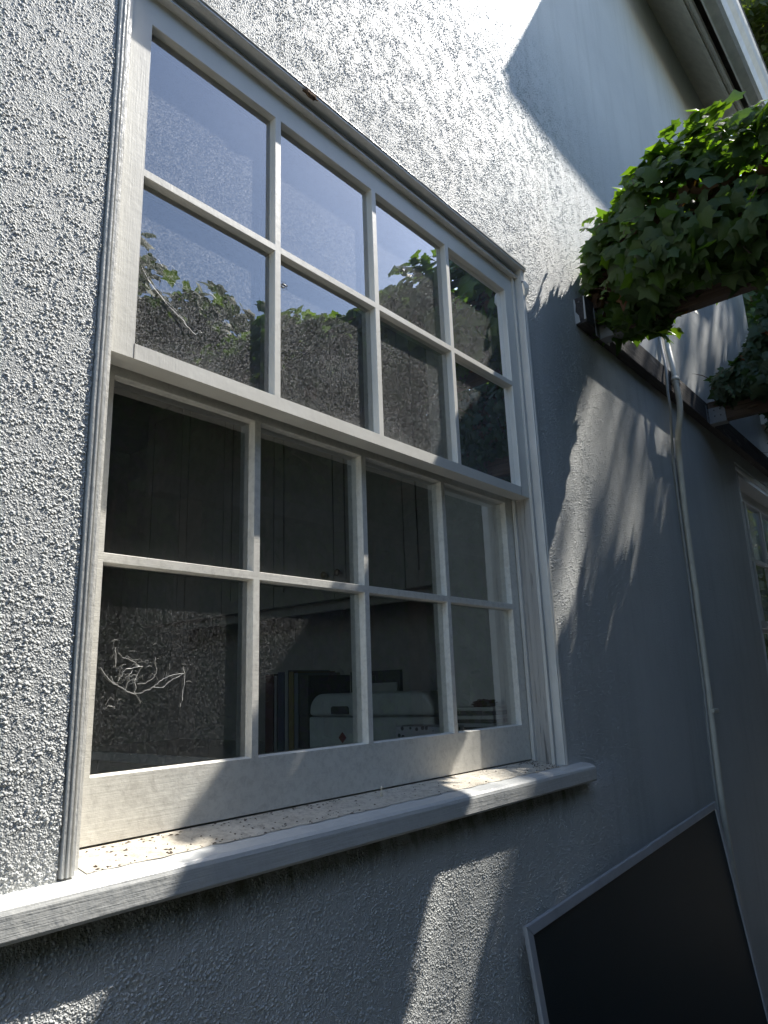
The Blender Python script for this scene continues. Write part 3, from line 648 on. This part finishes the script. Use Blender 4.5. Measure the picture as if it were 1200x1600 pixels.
# ---------------------------------------------------------------- pergola
pg = thing('pergola', 'dark weathered timber pergola fixed to the stucco wall', 'pergola', (2.5, -1.2, -2.63))
LX0 = 1.491
lb = MB(); lb.box(LX0, 5.2, -.043, -.0055, -.040, .053); lb.build('ledger_beam', M_DARKW, pg, bevel=.003)
# paint flakes left on the end grain
pf = MB(); pf.add([(LX0-.0012, -.012, -.036), (LX0-.0012, -.006, -.036), (LX0-.0012, -.006, .05), (LX0-.0012, -.010, .052), (LX0-.0012, -.013, .028), (LX0-.0012, -.010, .005), (LX0-.0012, -.020, -.012), (LX0-.0012, -.022, -.034)], [tuple(range(8))])
pf.add([(LX0-.0012, -.036, -.03), (LX0-.0012, -.0425, -.03), (LX0-.0012, -.0425, .05), (LX0-.0012, -.039, .05)], [(0,1,2,3)]); pf.build('old_paint', mat_simple('old_paint', (.45, .45, .44), .7), pg)
for x in (1.60, 2.75, 3.9):
    r = MB(); r.box(x-.02, x+.02, -2.02, -.0455, -.064 if x < 2 else -.045, .052 if x > 2 else .036); r.build('rafter', M_RAFT, pg, bevel=.003)
    z0 = -.067 if x < 2 else -.048
    h = MB(); h.box(x-.0235, x-.0205, -.115, -.0440, z0, .02); h.box(x+.0205, x+.0235, -.115, -.0440, z0, .02); h.box(x-.0235, x+.0235, -.115, -.044, z0-.003, z0-.0002)
    h.box(x-.050, x-.0238, -.0465, -.0440, z0, .03); h.box(x+.0238, x+.05, -.0465, -.044, z0, .03)
    hg = h.build('joist_hanger', M_METAL, pg)
    mn = mat_simple('dark_nail', (.05,.045,.04), .5, .5)
    for zz in (-.02, .008):
        for yy in (-.095, -.07): MB().tube([(x-.0236, yy, zz), (x-.0262, yy, zz)], .0028, 8).build('nail_head', mn, hg)
    for zz in (-.025, .0, .02): MB().tube([(x-.037, -.0466, zz), (x-.037, -.049, zz)], .0028, 8).build('nail_head', mn, hg)
MB().box(1.3, 5.4, -2.00, -1.90, -.20, -.107).build('outer_beam', M_DARKW, pg, bevel=.004)
for x in (1.5, 3.3, 5.2):
    MB().box(x-.045, x+.045, -1.995, -1.905, -2.62, -.202).build('post', M_RAFT, pg, bevel=.004)

# ---------------------------------------------------------------- leaves
def ivy_leaf():
    o = [(0,0), (.18,-.10), (.44,-.02), (.40,.20), (.56,.44), (.30,.52), (.0,.98), (-.30,.52), (-.56,.44), (-.40,.20), (-.44,-.02), (-.18,-.10)]
    v = [(0,.30,.05)] + [(x, y, -.20*abs(x)-.10*max(0,y-.5)) for x, y in o]
    f = [(0, i+1, (i+1) % len(o) + 1) for i in range(len(o))]
    return np.array(v), np.array(f)
def small_leaf():
    v = np.array([(0,0,0), (.24,.3,-.04), (.2,.7,-.03), (0,1,-.08), (-.2,.7,-.03), (-.24,.3,-.04), (0,.45,.04)], float)
    return v, np.array([(6,0,1),(6,1,2),(6,2,3),(6,3,4),(6,4,5),(6,5,0)])
def leaves(name, P, N, S, V, mat, parent=None, kind='ivy', droop=.8, rng=RNG):
    """P positions, N outward normals, S sizes, V variation"""
    tv, tf = ivy_leaf() if kind == 'ivy' else small_leaf()
    n = len(P); N = N + rng.normal(0, .42, N.shape); N /= np.linalg.norm(N, axis=1, keepdims=True)
    down = np.tile(np.array([0, 0, -1.0]), (n, 1))*droop + rng.normal(0, .55, (n, 3))
    Yv = down - N*np.sum(down*N, 1, keepdims=True); Yv /= np.linalg.norm(Yv, axis=1, keepdims=True); Xv = np.cross(Yv, N)
    cv = rng.uniform(-.5, .9, (n, 1))
    T = tv[None]*S[:, None, None]; bend = T[:, :, 2] + -(tv[None, :, 0]**2*.35 + (tv[None, :, 1]-.3)**2*.25)*cv*S[:, None]
    W = P[:, None] + T[:, :, 0:1]*Xv[:, None] + T[:, :, 1:2]*Yv[:, None] + bend[:, :, None]*N[:, None]
    o = np.array(parent_origin(parent)); W = (W.reshape(-1, 3) - o).astype(np.float32)
    k = len(tv); F = (tf[None] + (np.arange(n)*k)[:, None, None]).reshape(-1, 3)
    me = bpy.data.meshes.new(name); me.vertices.add(len(W)); me.vertices.foreach_set('co', W.ravel())
    me.loops.add(F.size); me.loops.foreach_set('vertex_index', F.ravel().astype(np.int32))
    me.polygons.add(len(F)); me.polygons.foreach_set('loop_start', np.arange(0, F.size, 3, dtype=np.int32)); me.polygons.foreach_set('loop_total', np.full(len(F), 3, np.int32))
    me.update(); a = me.attributes.new('var', 'FLOAT', 'POINT'); a.data.foreach_set('value', np.repeat(V, k).astype(np.float32))
    return link(name, me, mat, parent, True)
def interp(x, xs, ys): return np.interp(x, xs, ys)
def rafter_ivy(name, x0, prof, n, label, mat, seedv, smax=.085, hue=0, cull=None):
    rg = np.random.default_rng(seedv); root = thing(name, label, 'ivy', (x0, prof[0][0], 0))
    s = np.array([p[0] for p in prof]); top = [p[1] for p in prof]; bot = [p[2] for p in prof]; rx = [p[3] for p in prof]; cxs = [p[4] for p in prof]
    y = rg.uniform(s.min(), s.max(), n); th = rg.uniform(0, 2*np.pi, n); shell = np.where(rg.random(n) < .75, 1 - np.abs(rg.normal(0, .13, n)), rg.uniform(.3, 1, n))
    T, B, RX, CX = (interp(-y, -s, a) if s[0] > s[-1] else interp(y, s, a) for a in (top, bot, rx, cxs))
    cz, rz = (T+B)/2, (T-B)/2
    nse = 1 + .13*np.sin(9*y+3*th) + .08*np.sin(23*y+5*th+2)
    ct, st = np.cos(th), np.sin(th); pw = .68
    px = CX + RX*np.sign(ct)*np.abs(ct)**pw*shell*nse; pz = cz + rz*np.sign(st)*np.abs(st)**pw*shell*nse
    P = np.stack([px, y, pz], 1); N = np.stack([ct, rg.normal(0, .15, n)+.0, st*.8+.25], 1)
    S = (.34+.66*rg.beta(1.6, 2.2, n))*smax*np.where(rg.random(n) < .06, 1.25, 1)
    keep = cull(P) if cull else np.ones(n, bool)
    thin = (pz < cz + rz*.25) & (pz > cz - rz*.75) & (np.sin(13*y+2)+np.sin(19*pz+4*y) > -.2); keep &= ~(thin & (rg.random(n) < .6))
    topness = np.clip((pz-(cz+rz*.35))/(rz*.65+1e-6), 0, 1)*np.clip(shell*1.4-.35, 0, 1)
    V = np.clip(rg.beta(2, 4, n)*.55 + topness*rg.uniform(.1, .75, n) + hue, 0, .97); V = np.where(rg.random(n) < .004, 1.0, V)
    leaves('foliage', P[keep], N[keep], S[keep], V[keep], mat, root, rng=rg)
    # thin trailing shoots with small leaves
    rr = random.Random(seedv+1); TP, TN, TS, TVv = [], [], [], []
    for _ in range(26):
        y0 = rr.uniform(max(float(s.min()), -.95), float(s.max())-.04); T, B, RX, CX = (float(interp(-y0, -s, a)) for a in (top, bot, rx, cxs))
        a0 = rr.choice((rr.uniform(2.2, 3.6), rr.uniform(.9, 2.2), rr.uniform(4.0, 4.9))); q = Vector((CX+RX*math.cos(a0), y0, (T+B)/2+(T-B)/2*math.sin(a0)))
        if cull and not bool(cull(np.array([[q.x, q.y, q.z]]))[0]): continue
        d = Vector((math.cos(a0)*.7, rr.uniform(-.3, .6), math.sin(a0)*.7+.1)); pts = [q.copy()]
        for k in range(rr.randint(4, 7)):
            d = (d + Vector((rr.uniform(-.3, .3), rr.uniform(-.3, .3), -.32))).normalized(); q = q + d*.016; pts.append(q.copy())
            TP.append((q.x, q.y, q.z)); TN.append((math.cos(a0)+rr.uniform(-.5, .5), rr.uniform(-.6, .6), .5)); TS.append(.034-.0035*k); TVv.append(min(.97, .35+.1*k))
        MB().tube(pts, .0012, 4).build('trailing_shoot', M_STEM, root)
    if TP:
        leaves('young_leaves', np.array(TP), np.array(TN, float), np.array(TS), np.array(TVv), mat, root, rng=rg)
    # dead inner leaves and woody stems
    m = n//5; y = rg.uniform(s.min(), s.max(), m); T, B, RX, CX = (interp(-y, -s, a) if s[0] > s[-1] else interp(y, s, a) for a in (top, bot, rx, cxs))
    th = rg.uniform(0, 2*np.pi, m); r = rg.uniform(.2, .72, m)
    P = np.stack([CX+RX*np.cos(th)*r, y, (T+B)/2+(T-B)/2*np.sin(th)*r], 1)
    kp = cull(P) if cull else np.ones(m, bool)
    leaves('dead_leaves', P[kp], rg.normal(0, 1, (kp.sum(), 3)), rg.uniform(.5, 1, kp.sum())*.05, rg.random(kp.sum())*.9, M_DEAD, root, rng=rg)
    st_ = MB(); rr = random.Random(seedv)
    for _ in range(34):
        y0 = rr.uniform(float(s.min()), float(s.max())); q = Vector((x0+rr.uniform(-.05, .05), y0, rr.uniform(-.06, .1))); pts = [q.copy()]; d = Vector((rr.uniform(-.6, .6), rr.uniform(-1, 1), rr.uniform(-.2, .8))).normalized()
        for _k in range(9):
            d = (d + Vector((rr.uniform(-.5, .5), rr.uniform(-.5, .5), rr.uniform(-.5, .5)))*.6).normalized(); q = q + d*.035; pts.append(q.copy())
        st_.tube(pts, [rr.uniform(.0025, .006)*(1-i/11) for i in range(10)], 5)
    st_.build('stems', M_STEM, root, smooth=True)
    return root
# (y, top z, bottom z, half width, centre x)
prof1 = [(-.03,.10,-.02,.05,1.60),(-.07,.24,-.04,.09,1.59),(-.14,.31,-.06,.13,1.575),(-.20,.35,-.08,.16,1.565),(-.28,.38,-.10,.225,1.545),(-.36,.385,-.08,.265,1.545),(-.45,.375,-.06,.285,1.555),(-.55,.345,-.05,.28,1.575),(-.65,.34,-.04,.25,1.59),(-.9,.36,.0,.25,1.62),(-1.3,.50,-.05,.26,1.62),(-1.7,.55,-.08,.25,1.62),(-2.0,.5,-.1,.22,1.6)]
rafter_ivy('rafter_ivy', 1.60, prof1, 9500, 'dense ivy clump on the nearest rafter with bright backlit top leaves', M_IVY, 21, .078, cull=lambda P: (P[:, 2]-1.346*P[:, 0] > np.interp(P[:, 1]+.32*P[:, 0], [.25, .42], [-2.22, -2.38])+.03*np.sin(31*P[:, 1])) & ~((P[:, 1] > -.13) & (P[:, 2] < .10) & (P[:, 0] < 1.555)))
prof2 = [(-.10,.16,.05,.05,2.74),(-.20,.20,.03,.12,2.78),(-.31,.34,-.02,.2,2.78),(-.36,.55,-.02,.36,2.92),(-.42,.85,-.02,.46,3.02),(-.6,1.15,-.05,.62,3.1),(-1.0,1.2,-.08,.7,3.2),(-1.5,1.0,-.10,.7,3.2),(-1.95,.8,-.12,.6,3.2)]
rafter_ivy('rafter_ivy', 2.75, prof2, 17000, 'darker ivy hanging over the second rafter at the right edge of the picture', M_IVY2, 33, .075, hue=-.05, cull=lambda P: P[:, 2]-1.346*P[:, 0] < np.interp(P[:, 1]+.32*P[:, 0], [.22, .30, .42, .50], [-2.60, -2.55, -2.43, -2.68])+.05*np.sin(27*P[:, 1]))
prof3 = [(-.08,.25,.1,.1,3.95),(-.15,1.2,.2,.2,4.0),(-.40,1.6,-.02,.3,4.0),(-.7,2.0,-.02,.5,4.2),(-1.2,2.0,-.05,.6,4.3),(-1.95,1.6,-.05,.6,4.3)]
rafter_ivy('rafter_ivy', 3.90, prof3, 10000, 'tall ivy added over the farthest rafter to shade the right wall', M_IVY2, 44, .08, hue=-.05)  # heap mostly hidden from the camera, put in to keep sun off the wall
# one-off leaves: pale hanging leaf below the first clump, sprig at the wall, brown dead leaves on top
sg = thing('ivy_sprig', 'single bright green hanging leaf pair under the big ivy clump', 'ivy sprig', (1.62, -.255, -.13))
leaves('leaf', np.array([(1.60,-.245,-.105),(1.615,-.27,-.10),(1.63,-.235,-.11)]), np.array([(-.3,-.9,.2),(-.5,-.6,.3),(.2,-.9,.1)]), np.array([.062,.04,.03]), np.array([.95,.8,.6]), M_IVY, sg, droop=3)
MB().tube([(1.60,-.22,-.06),(1.605,-.24,-.09),(1.60,-.245,-.105)], .0015, 5).build('stem', M_STEM, sg)

# fence opposite with ivy along its top (seen reflected in the panes)
fn = thing('board_fence', 'tall dark board fence across the alley, seen only as a reflection', 'fence', (2, -2.2, -2.63))
fb = MB()
for k in range(160): fb.box(-4+k*.15, -4+k*.15+.142, -2.24, -2.21, -2.6, .90+.01*math.sin(k*2.1))
fb.build('boards', mat_wood('fence_wood', (.06, .058, .052), (.11, .108, .10), 'z'), fn)
for z_ in (.4, -1.8): MB().box(-4, 20, -2.28, -2.242, z_, z_+.09).build('rail', M_RAFT, fn)
fi = thing('fence_ivy', 'ivy spilling over the top of the fence, reflected in the upper panes', 'ivy', (2, -2.1, -2.6))
rg = np.random.default_rng(5); n = 26000
xq = np.where(rg.random(n) < .6, rg.uniform(-3.0, 7, n), rg.uniform(5, 20, n)); base = 1.0 + .05*np.sin(2.9*xq) + .05*np.sin(7.3*xq+1) + .03*np.sin(17*xq) + np.interp(xq, [-3, .9, 1.5, 1.9, 2.3, 2.9, 3.6, 9], [.09, .09, .05, 0, 0, .30, .8, 1.2])
u = rg.random(n)**1.6; zq = base - u*3.2; yq = -2.14 + .20*np.sqrt(np.clip(1-((.18-u*3.2)/.35)**2, 0, 1))*0 + rg.normal(0, .09, n)
leaves('foliage', np.stack([xq, yq, zq], 1), np.stack([rg.normal(0, .3, n), np.full(n, 1.0), np.full(n, .5)], 1), rg.uniform(.05, .10, n), np.clip(rg.beta(2, 4, n)+.5*(u < .05), 0, .97), M_HEDGE, fi, rng=rg)
stf = MB(); rr = random.Random(4)
for k in range(30):
    x = rr.uniform(-2, 8); stf.tube([(x, -2.16, -2.6), (x+rr.uniform(-.2,.2), -2.17, -1.2), (x+rr.uniform(-.3,.3), -2.17, -.1), (x+rr.uniform(-.4,.4), -2.16, .8)], [.02, .016, .012, .006], 6)
stf.build('stems', M_STEM, fi, smooth=True)

# trees beyond the corner
def tree(name, base, h, crowns, nleaf, mat, label, size, seedv):
    rg = np.random.default_rng(seedv); rr = random.Random(seedv); root = thing(name, label, 'tree', base)
    tb = MB(); top = Vector(base)+Vector((0, 0, h*.75)); tb.tube(smooth_pts([base, Vector(base)+Vector((.1,.05,h*.3)), Vector(base)+Vector((-.05,.1,h*.55)), top], 4), [.16-.010*i for i in range(13)], 10)
    for (c, r) in crowns:
        s0 = Vector(base)+Vector((0, 0, h*rr.uniform(.3, .6))); c = Vector(c)
        tb.tube([s0, (s0+c)/2+Vector((0,0,.15)), c], [.07, .045, .015], 7)
        for _ in range(6):
            e = c + Vector((rr.uniform(-1,1)*r[0], rr.uniform(-1,1)*r[1], rr.uniform(-1,1)*r[2]))*.8; tb.tube([c, (c+e)/2+Vector((0,0,.05)), e], [.016, .010, .003], 5)
    tb.build('trunk', M_STEM, root, smooth=True)
    P = []; N = []
    for (c, r) in crowns:
        k = nleaf//len(crowns); cl = rg.normal(0, 1, (60, 3)); cl /= np.linalg.norm(cl, axis=1, keepdims=True); cl *= rg.uniform(.35, 1.0, (60, 1))
        q = cl[rg.integers(0, 60, k)] + rg.normal(0, .13, (k, 3)); P.append(np.array(c)+q*np.array(r)); N.append(q+np.array([0,0,.4]))
    P = np.concatenate(P); N = np.concatenate(N)
    leaves('crown', P, N, rg.uniform(.6, 1.1, len(P))*size, np.clip(rg.beta(2, 3, len(P)), 0, .97), mat, root, 'small', .3, rg)
tree('garden_tree', (8.2, .6, -2.63), 9.5, [((8.0, .1, 6.2), (1.0, 1.1, 1.0)), ((8.2, -.3, 5.0), (1.0, 1.0, 1.1)), ((8.2, .7, 6.8), (1.0, 1.0, .8)), ((8.6, -.4, 3.6), (1.0, 1.2, 1.1))], 22000, M_TREE, 'olive leaved tree standing taller than the eave beyond the house corner', .13, 8)
tree('garden_tree', (7.0, 1.0, -2.63), 4.8, [((6.8, .5, 2.3), (.9, .8, .9)), ((7.4, .7, 1.2), (1.0, .9, .9)), ((6.9, 1.3, 3.0), (.9, .9, .7)), ((7.8, .2, .4), (.8, .8, .8))], 9000, M_IVY2, 'low dark tree showing past the wall corner behind the second rafter', .12, 9)

tree('garden_tree', (8.6, -2.2, -2.63), 9, [((7.5, -1.5, 5.4), (1.3, 1.2, 1.3)), ((8.3, -2.4, 5.0), (1.5, 1.2, 1.5)), ((7.3, -2.6, 6.0), (1.2, 1.1, 1.0)), ((8.4, -1.0, 3.6), (1.2, 1.0, 1.1))], 15000, M_TREE, 'unseen spreading tree added past the pergola to shade the far wall', .15, 10)  # out-of-view crown placed to block the sun from the far wall
tree('garden_tree', (14, -1.3, -2.63), 8, [((13.5, -2.2, -.4), (1.6, 2.0, 1.3)), ((13.8, -.2, -.3), (1.5, 1.8, 1.4)), ((14, -1.2, 1.2), (1.8, 2.2, 1.0)), ((14.3, 1.2, .2), (1.6, 1.8, 1.3))], 12000, M_TREE, 'broad tree closing off the far end of the alley', .24, 12)
# ---------------------------------------------------------------- leaning screen panel
scp = thing('window_screen', 'dark window screen in a pale metal frame leaning against the lower wall', 'screen', (1.55, -.2, -2.56))
TL = Vector((.832, -.050, -1.583)); k = .10
ex = Vector((1.226, 0, .063)).normalized(); ez0 = Vector((-.051, 0, 1)).normalized(); ez = (ez0 + Vector((0, k, 0))).normalized(); ey = ez.cross(ex).normalized()
if ey.y > 0: ey = -ey
Wd, Hd = 1.226, .99; fw_, ft = .021, .010
def fbox(u0, u1, v0, v1, d0, d1):
    m = MB(); v = [TL + ex*u - ez*w + ey*d for u in (u0, u1) for w in (v0, v1) for d in (d0, d1)]
    m.add(v, [(0,1,3,2),(4,6,7,5),(0,4,5,1),(2,3,7,6),(0,2,6,4),(1,5,7,3)]); return m
fr_ = MB()
def mitred(corners_o, corners_i):
    for i in range(4):
        a, b = corners_o[i], corners_o[(i+1) % 4]; c, d = corners_i[(i+1) % 4], corners_i[i]
        vs = []
        for (u, w) in (a, b, c, d):
            for dd in (0, ft): vs.append(TL + ex*u - ez*w + ey*dd)
        fr_.add(vs, [(0,2,4,6),(1,7,5,3),(0,1,3,2),(2,3,5,4),(4,5,7,6),(6,7,1,0)])
mitred([(0,0),(Wd,0),(Wd,Hd),(0,Hd)], [(fw_,fw_),(Wd-fw_,fw_),(Wd-fw_,Hd-fw_),(fw_,Hd-fw_)])
fr_.build('frame', M_FRAME, scp, bevel=.0022)
jl = MB(); jl.v = []
m = fbox(fw_-.001, Wd-fw_+.001, fw_-.001, Hd-fw_+.001, .003, .006)
t = NT('screen_mesh'); wv_ = t.n('ShaderNodeTexChecker'); 
t.bump(t.noise(t.pos, 900, 1), .0006, 1)
m.build('mesh_panel', t.set(t.mix(t.noise(t.pos, 2.5, 3), (.010, .018, .022), (.018, .030, .036)), .45, Specular_IOR_Level=.22), scp)
for (u, w) in ((.006, .20), (.010, .62)): fbox(u, u+.008, w, w+.002, ft-.0004, ft+.0006).build('scratch', M_JOINT, scp)
